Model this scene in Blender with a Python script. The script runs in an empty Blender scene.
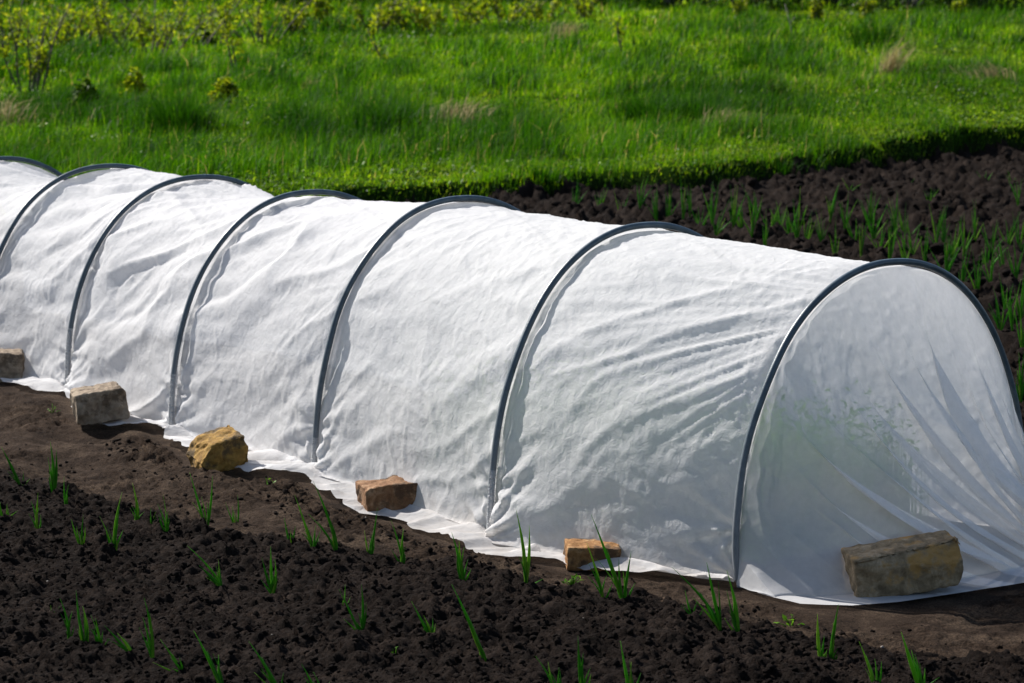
import bpy, math
import numpy as np
from mathutils import Vector
rng = np.random.default_rng(7)
SC = bpy.context.scene
COL = SC.collection

# ------------------------------------------------------------------ camera numbers
CH, FPX, HY = 1.6, 2590.0, -14.4
PITCH = math.atan((341.5 - HY) / FPX)
YAW = math.radians(38.28)
U = np.array([-math.sin(YAW), math.cos(YAW)])      # along the tunnel, away
V = np.array([math.cos(YAW), math.sin(YAW)])       # across the tunnel, to the back
O = np.array([0.532, 6.887])
HW, HH, HN = 1.2, 0.855, 2.177                     # hoop width, height, roundness
# u, v, z, height of every hoop
HOOPS = np.array([[-0.015, .077, -.028, .852], [.853, -.088, -.024, .900], [1.846, -.041, .021, .871],
                  [2.758, -.038, .031, .825], [3.67, .05, .063, .792], [4.413, .06, .055, .802],
                  [5.357, .05, .05, .790], [6.27, .05, .04, .80]])

def uv(x, y):
    dx, dy = x - O[0], y - O[1]
    return dx*U[0] + dy*U[1], dx*V[0] + dy*V[1]
def xy(u, v):
    return O[0] + u*U[0] + v*V[0], O[1] + u*U[1] + v*V[1]

# ------------------------------------------------------------------ noise
def _h(ix, iy, s):
    n = (ix.astype(np.int64)*374761393 + iy.astype(np.int64)*668265263 + s*974711) & 0x7fffffff
    n = ((n ^ (n >> 13)) * 1274126177) & 0x7fffffff
    n = ((n ^ (n >> 16)) * 1911520717) & 0x7fffffff
    return ((n ^ (n >> 15)) & 0xffffff) / float(0xffffff)
def vn(x, y, s=0):
    x = np.asarray(x, float); y = np.asarray(y, float)
    ix, iy = np.floor(x), np.floor(y); fx, fy = x-ix, y-iy
    fx = fx*fx*fx*(fx*(fx*6-15)+10); fy = fy*fy*fy*(fy*(fy*6-15)+10)
    a, b, c, d = _h(ix, iy, s), _h(ix+1, iy, s), _h(ix, iy+1, s), _h(ix+1, iy+1, s)
    return (a + (b-a)*fx + (c-a)*fy + (a-b-c+d)*fx*fy)*2 - 1
def fbm(x, y, o=4, s=0, g=.5):
    r = 0; a = 1; t = 0
    for k in range(o):
        c, sn = math.cos(k*1.1), math.sin(k*1.1)
        r = r + a*vn((x*c-y*sn)*2**k, (x*sn+y*c)*2**k, s+k*17); t += a; a *= g
    return r/t
def ridge(x, y, s=0):
    return 1 - np.abs(vn(x, y, s))*2
def domes(x, y, size, s, rr=.62):
    """height of round lumps scattered on a jittered grid of cell `size`"""
    X, Y = x/size, y/size
    ix, iy = np.floor(X), np.floor(Y)
    out = np.zeros_like(X)
    for a in (-1, 0, 1):
        for b in (-1, 0, 1):
            cx, cy = ix+a, iy+b
            px = cx + .1 + .8*_h(cx, cy, s); py = cy + .1 + .8*_h(cx, cy, s+5)
            r = rr*(.45 + .75*_h(cx, cy, s+9)); e = .6+.8*_h(cx, cy, s+11)
            q = 1 - ((X-px)**2*e + (Y-py)**2/e)/(r*r)
            out = np.maximum(out, np.sqrt(np.clip(q, 0, 1))*r)
    return out*size
def sst(a, b, x):
    t = np.clip((x-a)/(b-a), 0, 1); return t*t*(3-2*t)

# ------------------------------------------------------------------ terrain
def edge_u(v):
    return 9.8 + .164*(v-7.3) + .22*vn(v*.9, v*0+3, 3) + .1*vn(v*3.1, v*0+8, 4)
def tunnel_z(u, v):
    z = np.interp(u, HOOPS[:, 0], HOOPS[:, 2])
    d = np.maximum(np.maximum(-v, v-1.2), 0)
    return z*np.exp(-(d/.45)**2)
def grass_mask(x, y):
    u, v = uv(x, y)
    return sst(-.03, .16, u-edge_u(v))
def base_z(x, y):
    u, v = uv(x, y)
    g = grass_mask(x, y)
    z = g*(.19 + .045*fbm(x*.5, y*.5, 3, 40)) + .03*np.clip(y-21, 0, 45)*g*1.0 + tunnel_z(u, v)
    return z
def unproj(px, py):
    c, s = math.cos(PITCH), math.sin(PITCH)
    dx = (px-512)/FPX; up = (341.5-py)/FPX
    d = np.array([dx, c + up*s, -s + up*c])
    t = -CH/d[2] if d[2] < 0 else 80.
    prev = 0
    for tt in np.arange(4, 90, .05):
        p = d*tt
        if CH + p[2] <= float(base_z(np.array([p[0]]), np.array([p[1]]))[0]):
            return np.array([p[0], p[1], CH+p[2]])
    return d*70 + np.array([0, 0, CH])
def flat(px, py, z=0.0):
    c, s = math.cos(PITCH), math.sin(PITCH)
    d = np.array([(px-512)/FPX, c + (341.5-py)/FPX*s, -s + (341.5-py)/FPX*c])
    t = (z-CH)/d[2]
    return np.array([d[0]*t, d[1]*t, z])
def uvline(pts, z=0.):
    out = []
    for x, y in pts:
        zz = z
        for _ in range(4):
            a = uv(*flat(x, y, zz)[:2]); zz = z+float(tunnel_z(np.array([a[0]]), np.array([a[1]]))[0])
        out.append(a)
    a = np.array(out); return a[np.argsort(a[:, 0])]

HEM = uvline([(-60, 360), (-20, 375), (12, 388), (30, 392), (62, 394), (74, 410), (97, 428), (112, 432), (150, 431), (162, 434), (168, 443),
              (192, 460), (218, 472), (234, 473), (246, 480), (298, 479), (309, 478), (316, 490), (332, 500), (352, 512), (376, 518),
              (398, 522), (425, 534), (470, 549), (488, 559), (520, 561), (545, 563), (575, 573), (600, 574), (660, 580), (700, 584), (730, 589), (757, 592)])
PATHB = uvline([(-200, 420), (0, 474), (60, 492), (130, 512), (200, 532), (300, 548), (400, 562), (480, 566), (560, 588), (640, 598), (700, 616), (760, 634), (850, 652), (940, 664), (1024, 672), (1200, 690)])
def hem_v(u):
    h = np.mean([np.interp(u+d, HEM[:, 0], HEM[:, 1]) for d in (-.045, -.03, -.015, 0, .015, .03, .045)], 0); return np.minimum(h, np.interp(u, HOOPS[:, 0], HOOPS[:, 1])-.025)
def path_v(u):
    return np.interp(u, PATHB[:, 0], PATHB[:, 1]) + .03*vn(u*6, u*0, 21) + .02*vn(u*19, u*0, 22)

# ------------------------------------------------------------------ mesh helpers
def grid_mesh(name, P, mat, parent=None, keep=None, smooth=True, attrs=None):
    n, m = P.shape[:2]
    idx = np.arange(n*m).reshape(n, m)
    F = np.stack([idx[:-1, :-1], idx[1:, :-1], idx[1:, 1:], idx[:-1, 1:]], -1)
    if keep is not None: F = F[keep]
    return raw_mesh(name, P.reshape(-1, 3), F.reshape(-1, 4), mat, parent, smooth, attrs)
def raw_mesh(name, verts, faces, mat, parent=None, smooth=True, attrs=None):
    """faces: (n,k) array, or a list of such arrays"""
    fs = faces if isinstance(faces, list) else [faces]
    verts = np.asarray(verts, np.float32)
    used = np.zeros(len(verts), bool)
    for f in fs: used[f.ravel()] = True
    rem = np.cumsum(used)-1
    vv = verts[used]; fs = [rem[f] for f in fs]
    me = bpy.data.meshes.new(name)
    me.vertices.add(len(vv)); me.vertices.foreach_set('co', vv.ravel())
    loops = np.concatenate([f.ravel() for f in fs]); cnt = np.concatenate([np.full(len(f), f.shape[1]) for f in fs])
    me.loops.add(len(loops)); me.loops.foreach_set('vertex_index', loops.astype(np.int32))
    me.polygons.add(len(cnt)); st = np.concatenate([[0], np.cumsum(cnt)[:-1]])
    me.polygons.foreach_set('loop_start', st.astype(np.int32))
    me.polygons.foreach_set('use_smooth', np.full(len(cnt), smooth))
    if attrs:
        for k, a in attrs.items():
            at = me.attributes.new(k, 'FLOAT', 'POINT'); at.data.foreach_set('value', np.asarray(a, np.float32).ravel()[used])
    me.update(calc_edges=True)
    o = bpy.data.objects.new(name, me); COL.objects.link(o)
    if mat: me.materials.append(mat)
    if parent: o.parent = parent
    return o
def tag(o, label=None, cat=None, group=None, kind=None):
    if label: o['label'] = label
    if cat: o['category'] = cat
    if group: o['group'] = group
    if kind: o['kind'] = kind
    return o
def empty(name, loc):
    o = bpy.data.objects.new(name, None); COL.objects.link(o); o.location = [float(c) for c in loc]; o.empty_display_size = .1
    return o
def tube(path, rad, seg=10, ripple=None):
    path = np.asarray(path, float); n = len(path)
    T = np.gradient(path, axis=0); T /= np.linalg.norm(T, axis=1)[:, None]
    ref = np.array([0.0, 0, 1.0]); r0 = np.cross(T[0], ref)
    if np.linalg.norm(r0) < .2: r0 = np.cross(T[0], [1., 0, 0])
    N = [r0/np.linalg.norm(r0)]
    for i in range(1, n):
        q = N[-1]-T[i]*np.dot(N[-1], T[i]); N.append(q/np.linalg.norm(q))
    N = np.array(N); B = np.cross(T, N)
    a = np.linspace(0, 2*np.pi, seg, endpoint=False)
    R = np.broadcast_to(np.asarray(rad, float), (n,))[:, None]*np.ones((1, seg))
    if ripple is not None: R = R*ripple(n, seg)
    P = path[:, None] + R[..., None]*(np.cos(a)[None, :, None]*N[:, None] + np.sin(a)[None, :, None]*B[:, None])
    i = np.arange(n-1)[:, None]; j = np.arange(seg)[None]
    F = np.stack([i*seg+j, i*seg+(j+1) % seg, (i+1)*seg+(j+1) % seg, (i+1)*seg+j], -1).reshape(-1, 4)
    v = P.reshape(-1, 3); c = np.array([path[0], path[-1]]); v = np.vstack([v, c]); k = n*seg
    j = np.arange(seg)
    F3 = np.vstack([np.stack([np.full(seg, k), (j+1) % seg, j], -1), np.stack([np.full(seg, k+1), (n-1)*seg+j, (n-1)*seg+(j+1) % seg], -1)])
    return v, F, F3
def join(parts):
    V_, Q, T3 = [], [], []; o = 0
    for v, q, t in parts:
        V_.append(v); Q.append(q+o); T3.append(t+o); o += len(v)
    return np.vstack(V_), [np.vstack(Q), np.vstack(T3)]
def blades(pos, hgt, wid, az, bend, tip=None):
    """curved tapering leaf blades; returns verts and faces"""
    n = len(pos); pos = np.asarray(pos, float)
    L = np.stack([np.cos(az), np.sin(az), 0*az], 1); fa = az + rng.uniform(0, np.pi, n)
    W = np.stack([np.cos(fa), np.sin(fa), 0*az], 1)*wid[:, None]*.5
    up = np.array([0, 0, 1.])
    k = bend*hgt
    m = pos + L*(k*.28)[:, None] + up*(hgt*.55)[:, None]
    t = pos + L*k[:, None] + up*(hgt*(1-.35*np.clip(bend, 0, 1.5)))[:, None]
    v = np.stack([pos-W, pos+W, m+W*.85, m-W*.85, t], 1).reshape(-1, 3)
    b = np.arange(n)[:, None]*5
    return v, [b+np.array([[0, 1, 2, 3]]), b+np.array([[3, 2, 4]])]
def leaves(pos, size, nrm=None):
    n = len(pos); d = rng.normal(size=(n, 3)) if nrm is None else nrm + .6*rng.normal(size=(n, 3))
    d /= np.linalg.norm(d, axis=1)[:, None]
    a = np.cross(d, rng.normal(size=(n, 3))); a /= np.linalg.norm(a, axis=1)[:, None]
    b = np.cross(d, a); s = size[:, None]
    v = np.stack([pos-a*s, pos-a*s*.2+b*s*.45+d*s*.12, pos+a*s, pos-a*s*.2-b*s*.45+d*s*.12], 1).reshape(-1, 3)
    return v, np.arange(n)[:, None]*4+np.array([[0, 1, 2, 3]])

# ------------------------------------------------------------------ materials
def mat(name):
    m = bpy.data.materials.new(name); m.use_nodes = True; nt = m.node_tree; nt.nodes.clear()
    return m, nt, nt.nodes.new('ShaderNodeOutputMaterial')
def N(nt, t, **k):
    n = nt.nodes.new(t)
    for a, b in k.items():
        if a in n.inputs: n.inputs[a].default_value = b
        else: setattr(n, a, b)
    return n
def noise(nt, scale, detail=4, rough=.55, vec=None, dist=0):
    n = N(nt, 'ShaderNodeTexNoise'); n.inputs['Scale'].default_value = scale; n.inputs['Detail'].default_value = detail
    n.inputs['Roughness'].default_value = rough; n.inputs['Distortion'].default_value = dist
    if vec is None:
        tc = N(nt, 'ShaderNodeTexCoord'); vec = tc.outputs['Object']
    nt.links.new(vec, n.inputs['Vector']); return n
def ramp(nt, src, stops):
    r = N(nt, 'ShaderNodeValToRGB'); e = r.color_ramp.elements
    while len(e) < len(stops): e.new(.5)
    for el, (p, c) in zip(e, stops): el.position = p; el.color = (*c, 1)
    nt.links.new(src, r.inputs[0]); return r
def bump(nt, src, strength, dist, prev=None):
    b = N(nt, 'ShaderNodeBump'); b.inputs['Strength'].default_value = strength; b.inputs['Distance'].default_value = dist
    nt.links.new(src, b.inputs['Height'])
    if prev: nt.links.new(prev.outputs[0], b.inputs['Normal'])
    return b
def soil_mat(name, dark, mid, lite, sc=1., rough=.95, bs=.8):
    m, nt, out = mat(name)
    p = N(nt, 'ShaderNodeBsdfPrincipled'); p.inputs['Roughness'].default_value = rough
    p.inputs['Specular IOR Level'].default_value = .04
    a = noise(nt, 7*sc, 9, .72); r = ramp(nt, a.outputs[0], [(.3, dark), (.5, mid), (.72, lite)])
    b = noise(nt, 160*sc, 3, .6); r2 = ramp(nt, b.outputs[0], [(.3, (.45, .44, .43)), (.7, (1.6, 1.5, 1.4))])
    mx = N(nt, 'ShaderNodeMix', data_type='RGBA', blend_type='MULTIPLY'); mx.inputs[0].default_value = 1
    nt.links.new(r.outputs[0], mx.inputs[6]); nt.links.new(r2.outputs[0], mx.inputs[7])
    nt.links.new(mx.outputs[2], p.inputs['Base Color'])
    c = noise(nt, 90*sc, 8, .75); bb = bump(nt, c.outputs[0], bs, .018)
    nt.links.new(bb.outputs[0], p.inputs['Normal']); nt.links.new(p.outputs[0], out.inputs[0]); return m
M_SOIL = soil_mat('dark_soil', (.006, .0045, .0039), (.0135, .0101, .0087), (.032, .024, .020), bs=1.)
M_PATH = soil_mat('dry_path_soil', (.013, .009, .0068), (.038, .027, .020), (.092, .069, .051), 1.0, .95, 1.)
def leaf_mat(name, cols, rough=.5, trans=.45, nscale=.35, straw=None):
    m, nt, out = mat(name)
    at = N(nt, 'ShaderNodeAttribute', attribute_name='rnd')
    r = ramp(nt, at.outputs['Fac'], cols)
    a = noise(nt, nscale, 3); r2 = ramp(nt, a.outputs[0], [(.35, (.5, .58, .5)), (.65, (1.4, 1.25, 1.0))])
    mx = N(nt, 'ShaderNodeMix', data_type='RGBA', blend_type='MULTIPLY'); mx.inputs[0].default_value = 1
    nt.links.new(r.outputs[0], mx.inputs[6]); nt.links.new(r2.outputs[0], mx.inputs[7])
    p = N(nt, 'ShaderNodeBsdfPrincipled'); p.inputs['Roughness'].default_value = rough; p.inputs['Specular IOR Level'].default_value = .12
    t = N(nt, 'ShaderNodeBsdfTranslucent'); ms = N(nt, 'ShaderNodeMixShader'); ms.inputs[0].default_value = trans
    nt.links.new(mx.outputs[2], p.inputs['Base Color']); nt.links.new(mx.outputs[2], t.inputs[0])
    nt.links.new(p.outputs[0], ms.inputs[1]); nt.links.new(t.outputs[0], ms.inputs[2]); nt.links.new(ms.outputs[0], out.inputs[0]); return m
M_GRASS = leaf_mat('grass_blades', [(0, (.010, .050, .001)), (.35, (.036, .125, .001)), (.7, (.105, .235, .002)), (.95, (.22, .34, .004)), (.975, (.30, .26, .09))], .6, .55)
M_COVER = leaf_mat('ground_cover_leaves', [(0, (.02, .075, .003)), (.6, (.085, .18, .005)), (1, (.20, .30, .012))], .5, .5)
M_ONION = leaf_mat('onion_leaf', [(0, (.04, .20, .012)), (.6, (.09, .34, .02)), (1, (.24, .42, .04))], .4, .5, 6)
M_YELLOW = leaf_mat('spring_leaf', [(0, (.10, .18, .003)), (.6, (.24, .31, .006)), (1, (.40, .42, .02))], .6, .6)
M_BUSH = leaf_mat('bush_leaf', [(0, (.020, .05, .008)), (.6, (.045, .09, .012)), (1, (.16, .20, .02))], .5, .4)
M_WEED = leaf_mat('weed_leaf', [(0, (.05, .17, .010)), (1, (.14, .30, .015))], .5, .5)
M_INNER = leaf_mat('seedling_leaf', [(0, (.07, .22, .012)), (1, (.17, .36, .02))], .6, .5)
M_STRAW = leaf_mat('dry_straw', [(0, (.20, .15, .07)), (1, (.42, .36, .20))], .7, .3, 3)
def ground_mat():
    m, nt, out = mat('field_ground')
    at = N(nt, 'ShaderNodeAttribute', attribute_name='grass')
    a = noise(nt, 3, 6, .7); r = ramp(nt, a.outputs[0], [(.35, (.005, .014, .002)), (.6, (.014, .036, .003)), (.8, (.03, .036, .008))])
    b = noise(nt, 8, 6, .7); s = ramp(nt, b.outputs[0], [(.3, (.004, .003, .0026)), (.7, (.016, .012, .010))])
    mx = N(nt, 'ShaderNodeMix', data_type='RGBA'); nt.links.new(at.outputs['Fac'], mx.inputs[0])
    nt.links.new(s.outputs[0], mx.inputs[6]); nt.links.new(r.outputs[0], mx.inputs[7])
    p = N(nt, 'ShaderNodeBsdfPrincipled'); p.inputs['Roughness'].default_value = 1; p.inputs['Specular IOR Level'].default_value = .0
    c = noise(nt, 40, 4, .7); bb = bump(nt, c.outputs[0], .8, .04); nt.links.new(bb.outputs[0], p.inputs['Normal'])
    nt.links.new(mx.outputs[2], p.inputs['Base Color']); nt.links.new(p.outputs[0], out.inputs[0]); return m
M_GROUND = ground_mat()
def cloth_mat(name, clear=.16, trans=.50, dirt=True, bk=1.):
    m, nt, out = mat(name)
    tc = N(nt, 'ShaderNodeTexCoord')
    # fine crumple creases and the felt grain of the fleece
    v1 = N(nt, 'ShaderNodeTexVoronoi', feature='DISTANCE_TO_EDGE'); v1.inputs['Scale'].default_value = 17
    wn = noise(nt, 6, 3, .6, tc.outputs['Object']); ad = N(nt, 'ShaderNodeVectorMath', operation='MULTIPLY_ADD')
    ad.inputs[1].default_value = (.12, .12, .12); nt.links.new(wn.outputs['Color'], ad.inputs[0]); nt.links.new(tc.outputs['Object'], ad.inputs[2])
    nt.links.new(ad.outputs[0], v1.inputs['Vector'])
    vr = ramp(nt, v1.outputs['Distance'], [(0, (1, 1, 1)), (.10, (0, 0, 0))])
    gate = noise(nt, 3.1, 3, .6, tc.outputs['Object']); gr = ramp(nt, gate.outputs[0], [(.45, (0, 0, 0)), (.62, (1, 1, 1))])
    mm = N(nt, 'ShaderNodeMath', operation='MULTIPLY'); nt.links.new(vr.outputs[0], mm.inputs[0]); nt.links.new(gr.outputs[0], mm.inputs[1])
    b1 = bump(nt, mm.outputs[0], .14*bk, .002)
    n2 = noise(nt, 38, 5, .62, tc.outputs['Object'], .6); b2 = bump(nt, n2.outputs[0], .8*bk, .0045, b1)
    n3 = noise(nt, 500, 2, .5, tc.outputs['Object']); b3 = bump(nt, n3.outputs[0], .25, .0006, b2)
    base = noise(nt, 60, 4, .6, tc.outputs['Object']); br = ramp(nt, base.outputs[0], [(.3, (.78, .768, .768)), (.7, (.85, .838, .838))])
    col = br.outputs[0]
    if dirt:
        sx = N(nt, 'ShaderNodeSeparateXYZ'); nt.links.new(tc.outputs['Object'], sx.inputs[0])
        dn = noise(nt, 14, 5, .7, tc.outputs['Object'])
        ma = N(nt, 'ShaderNodeMath', operation='MULTIPLY_ADD'); ma.inputs[1].default_value = .22; nt.links.new(dn.outputs[0], ma.inputs[0]); 
        ng = N(nt, 'ShaderNodeMath', operation='MULTIPLY'); ng.inputs[1].default_value = -1.; nt.links.new(sx.outputs['Z'], ng.inputs[0]); nt.links.new(ng.outputs[0], ma.inputs[2])
        dr = ramp(nt, ma.outputs[0], [(.045, (0, 0, 0)), (.16, (.5, .5, .5))])
        mx = N(nt, 'ShaderNodeMix', data_type='RGBA'); nt.links.new(dr.outputs[0], mx.inputs[0]); nt.links.new(col, mx.inputs[6]); mx.inputs[7].default_value = (.58, .50, .42, 1)
        col = mx.outputs[2]
    d = N(nt, 'ShaderNodeBsdfDiffuse'); t = N(nt, 'ShaderNodeBsdfTranslucent'); nt.links.new(col, d.inputs[0]); nt.links.new(col, t.inputs[0])
    for q in (d, t): nt.links.new(b3.outputs[0], q.inputs['Normal'])
    m1 = N(nt, 'ShaderNodeMixShader'); m1.inputs[0].default_value = trans
    nt.links.new(d.outputs[0], m1.inputs[1]); nt.links.new(t.outputs[0], m1.inputs[2])
    g = N(nt, 'ShaderNodeBsdfGlossy'); g.inputs['Roughness'].default_value = .65; nt.links.new(b3.outputs[0], g.inputs['Normal'])
    m2 = N(nt, 'ShaderNodeMixShader'); m2.inputs[0].default_value = .012; nt.links.new(m1.outputs[0], m2.inputs[1]); nt.links.new(g.outputs[0], m2.inputs[2])
    tr = N(nt, 'ShaderNodeBsdfTransparent'); m3 = N(nt, 'ShaderNodeMixShader'); m3.inputs[0].default_value = clear
    nt.links.new(m2.outputs[0], m3.inputs[1]); nt.links.new(tr.outputs[0], m3.inputs[2]); nt.links.new(m3.outputs[0], out.inputs[0]); return m
M_CLOTH = cloth_mat('white_fleece')
M_PANEL = cloth_mat('white_fleece_end', .42, .33, False, .35)
M_SLEEVE = cloth_mat('grey_fleece_sleeve', .62, .3, False)
def pipe_mat():
    m, nt, out = mat('blue_grey_pipe')
    p = N(nt, 'ShaderNodeBsdfPrincipled'); p.inputs['Roughness'].default_value = .42
    a = noise(nt, 30, 4); r = ramp(nt, a.outputs[0], [(.35, (.030, .050, .064)), (.7, (.060, .088, .108))])
    tc = N(nt, 'ShaderNodeTexCoord'); sx = N(nt, 'ShaderNodeSeparateXYZ'); nt.links.new(tc.outputs['Object'], sx.inputs[0]); dn = noise(nt, 55, 5, .7)
    ma = N(nt, 'ShaderNodeMath', operation='MULTIPLY_ADD'); ma.inputs[1].default_value = .5; nt.links.new(dn.outputs[0], ma.inputs[0]); nt.links.new(sx.outputs['Z'], ma.inputs[2])
    dr = ramp(nt, ma.outputs[0], [(.25, (.85, .85, .85)), (.72, (0, 0, 0))]); mx = N(nt, 'ShaderNodeMix', data_type='RGBA')
    nt.links.new(dr.outputs[0], mx.inputs[0]); nt.links.new(r.outputs[0], mx.inputs[6]); mx.inputs[7].default_value = (.20, .21, .225, 1); nt.links.new(mx.outputs[2], p.inputs['Base Color'])
    b = noise(nt, 220, 3); bb = bump(nt, b.outputs[0], .3, .002); nt.links.new(bb.outputs[0], p.inputs['Normal'])
    nt.links.new(p.outputs[0], out.inputs[0]); return m
M_PIPE = pipe_mat()
def stone_mat(name, c0, c1, c2, stain):
    m, nt, out = mat(name)
    p = N(nt, 'ShaderNodeBsdfPrincipled'); p.inputs['Roughness'].default_value = .9; p.inputs['Specular IOR Level'].default_value = .2
    a = noise(nt, 22, 7, .7, None, .4); r = ramp(nt, a.outputs[0], [(.32, c0), (.5, c1), (.68, c2)])
    b = noise(nt, 11, 5, .65); rb = ramp(nt, b.outputs[0], [(.50, (0, 0, 0)), (.60, (1, 1, 1))])
    mx = N(nt, 'ShaderNodeMix', data_type='RGBA'); nt.links.new(rb.outputs[0], mx.inputs[0]); nt.links.new(r.outputs[0], mx.inputs[6]); mx.inputs[7].default_value = (*stain, 1)
    nt.links.new(mx.outputs[2], p.inputs['Base Color'])
    v = N(nt, 'ShaderNodeTexVoronoi'); v.inputs['Scale'].default_value = 60; tc = N(nt, 'ShaderNodeTexCoord'); nt.links.new(tc.outputs['Object'], v.inputs['Vector'])
    b1 = bump(nt, v.outputs[0], .35, .004); c = noise(nt, 70, 6, .7); b2 = bump(nt, c.outputs[0], .8, .008, b1)
    nt.links.new(b2.outputs[0], p.inputs['Normal']); nt.links.new(p.outputs[0], out.inputs[0]); return m
def plain_mat(name, c, rough=.8):
    m, nt, out = mat(name); p = N(nt, 'ShaderNodeBsdfPrincipled'); p.inputs['Roughness'].default_value = rough
    a = noise(nt, 40, 4); r = ramp(nt, a.outputs[0], [(.3, tuple(x*.6 for x in c)), (.7, tuple(x*1.3 for x in c))])
    nt.links.new(r.outputs[0], p.inputs['Base Color']); nt.links.new(p.outputs[0], out.inputs[0]); return m
M_BARK = plain_mat('bark', (.07, .055, .04)); M_TWIG = plain_mat('dry_twig', (.22, .19, .15)); M_PEBBLE = plain_mat('pale_pebble', (.20, .17, .14))

# ------------------------------------------------------------------ ground sheets
def spaced(lo, hi, c0, c1, fine, grow=1.12):
    a = list(np.arange(c0, c1, fine)); s = fine; x = a[-1]
    while x < hi: s *= grow; x += s; a.append(x)
    s = fine; x = c0; b = []
    while x > lo: s *= grow; x -= s; b.append(x)
    return np.array(b[::-1]+a)
gx, gy = spaced(-900, 900, -9, 12, .12), spaced(-300, 1500, 12, 46, .12)
X, Y = np.meshgrid(gx, gy, indexing='ij')
Z = base_z(X, Y); gm = grass_mask(X, Y)
Z = Z - .05*(1-gm) + gm*.02*fbm(X*4, Y*4, 3, 60)
tag(grid_mesh('ground', np.stack([X, Y, Z], -1), M_GROUND, attrs={'grass': gm}), kind='structure')

def clods(x, y, amt_big=1., s=0):
    wx = x + .016*fbm(x*38, y*38, 3, 5+s, .7); wy = y + .016*fbm(x*38, y*38, 3, 6+s, .7)
    h = .055*fbm(x*1.1, y*1.1, 2, 70+s)*.35 + .020*fbm(x*8, y*8, 3, 71+s)
    g1 = sst(-.1, .6, vn(x*7, y*7, 15+s)); g2 = sst(-.5, .5, vn(x*16, y*16, 16+s))
    h = h + amt_big*(.6*domes(wx, wy, .055, 11+s, .5)*g1 + .7*domes(wx, wy, .026, 12+s)*(.35+.65*g2) + .85*domes(wx, wy, .0145, 13+s))
    return h + .012*fbm(x*30, y*30, 4, 72+s, .65) + .0045*np.clip(ridge(x*70, y*70, 73+s), -1, 1)
def front_surface(x, y):
    u, v = uv(x, y)
    soil = sst(.05, -.05, v-path_v(u)+.075*fbm(x*14, y*14, 5, 91, .75))
    z = base_z(x, y)
    under = sst(-.10, .0, v-hem_v(u))*sst(-.65, -.5, u)*sst(1.55, 1.4, v)
    loose = np.exp(-((v-hem_v(u)+.10)/.09)**2)*sst(.2, 1.2, u)*1.1*sst(-.4, .2, vn(x*3, y*3, 33))
    c = clods(x, y)
    p = .034*fbm(x*4, y*4, 5, 80, .55) + .006*fbm(x*30, y*30, 4, 81, .7) + (.6*domes(x+.014*fbm(x*40, y*40, 3, 7, .7), y+.014*fbm(x*40, y*40, 3, 8, .7), .028, 44)+.6*domes(x+.006*vn(x*90, y*90, 6), y, .012, 45))*sst(-.35, .4, fbm(x*4, y*4, 2, 82)) + .5*domes(x+.01*vn(x*60, y*60, 9), y, .014, 46)*sst(.0, .5, vn(x*9, y*9, 47))
    h = soil*(c+.012) + (1-soil)*(np.maximum(p*(1-loose*.6), p) + loose*c)
    return z + h*(1-under) - .004*under, soil
xs = np.arange(-2.9, 2.9, .0085); ys = np.concatenate([np.arange(5.5, 8, .0075), np.arange(8, 11.6, .014)])
X, Y = np.meshgrid(xs, ys, indexing='ij'); Zf, soilw = front_surface(X, Y)
Pf = np.stack([X, Y, Zf], -1)
uc, vc = uv(X, Y); keep = (vc < 1.45)
kc = keep[:-1, :-1]; sc_ = soilw[:-1, :-1] > .5
tag(grid_mesh('soil_bed', Pf, M_SOIL, keep=kc & sc_), kind='structure')
tag(grid_mesh('path', Pf, M_PATH, keep=kc & ~sc_), kind='structure')
xs = np.arange(-1.2, 7.2, .024); ys = np.arange(7.3, 26.5, .026)
X, Y = np.meshgrid(xs, ys, indexing='ij'); uc, vc = uv(X, Y)
furrow = .03*np.sin(vc*2*np.pi/.45)*sst(2.5, 3.2, vc)
Zb = base_z(X, Y) + (clods(X*.55, Y*.55, 1.9, 300)/.55+.012*fbm(X*14, Y*14, 3, 301, .7)) + furrow + .05*fbm(X*2, Y*2, 3, 90)
keep = ((vc >= 1.44) & (uc < edge_u(vc)+.02))[:-1, :-1]
tag(grid_mesh('soil_bed', np.stack([X, Y, Zb], -1), M_SOIL, keep=keep), kind='structure')

# loose clods lying on the beds: nobody could count them
def ico():
    import bmesh
    bm = bmesh.new(); bmesh.ops.create_icosphere(bm, subdivisions=2, radius=1)
    v = np.array([w.co[:] for w in bm.verts]); f = np.array([[w.index for w in q.verts] for q in bm.faces]); bm.free(); return v, f
IV, IF = ico()
def lumps(name, x, y, z, r, m, lab, cat):
    n = len(x); d = IV[None]*np.ones((n, 1, 1)); off = rng.uniform(0, 99, (n, 3))
    w = 1 + .55*fbm(d[..., 0]*1.3+off[:, :1], d[..., 1]*1.3+d[..., 2]*1.7+off[:, 1:2], 3, 5)
    sc = rng.uniform(.7, 1.25, (n, 1, 3)); a = rng.uniform(0, 6.28, n); c, s = np.cos(a)[:, None], np.sin(a)[:, None]
    P = d*w[..., None]*sc*r[:, None, None]; P[..., 2] *= .75
    Q = np.stack([P[..., 0]*c-P[..., 1]*s + x[:, None], P[..., 0]*s+P[..., 1]*c + y[:, None], P[..., 2]+z[:, None]], -1)
    F = (IF[None]+np.arange(n)[:, None, None]*len(IV)).reshape(-1, 3)
    return tag(raw_mesh(name, Q.reshape(-1, 3), F, m, smooth=True), lab, cat, kind='stuff')
n = 22000; x = rng.uniform(-1.8, 1.9, n); y = 5.7+rng.uniform(0, 1, n)**1.2*3.2
uu, vv = uv(x, y); dv = vv-path_v(uu); hv = vv-hem_v(uu)
k = ((dv < .02) | (rng.random(n) < .17) | ((np.abs(hv+.12) < .12) & (rng.random(n) < .55) & (uu > .3))) & ((hv < -.03) | ((uu < -.65) & (dv < .3)))
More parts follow.
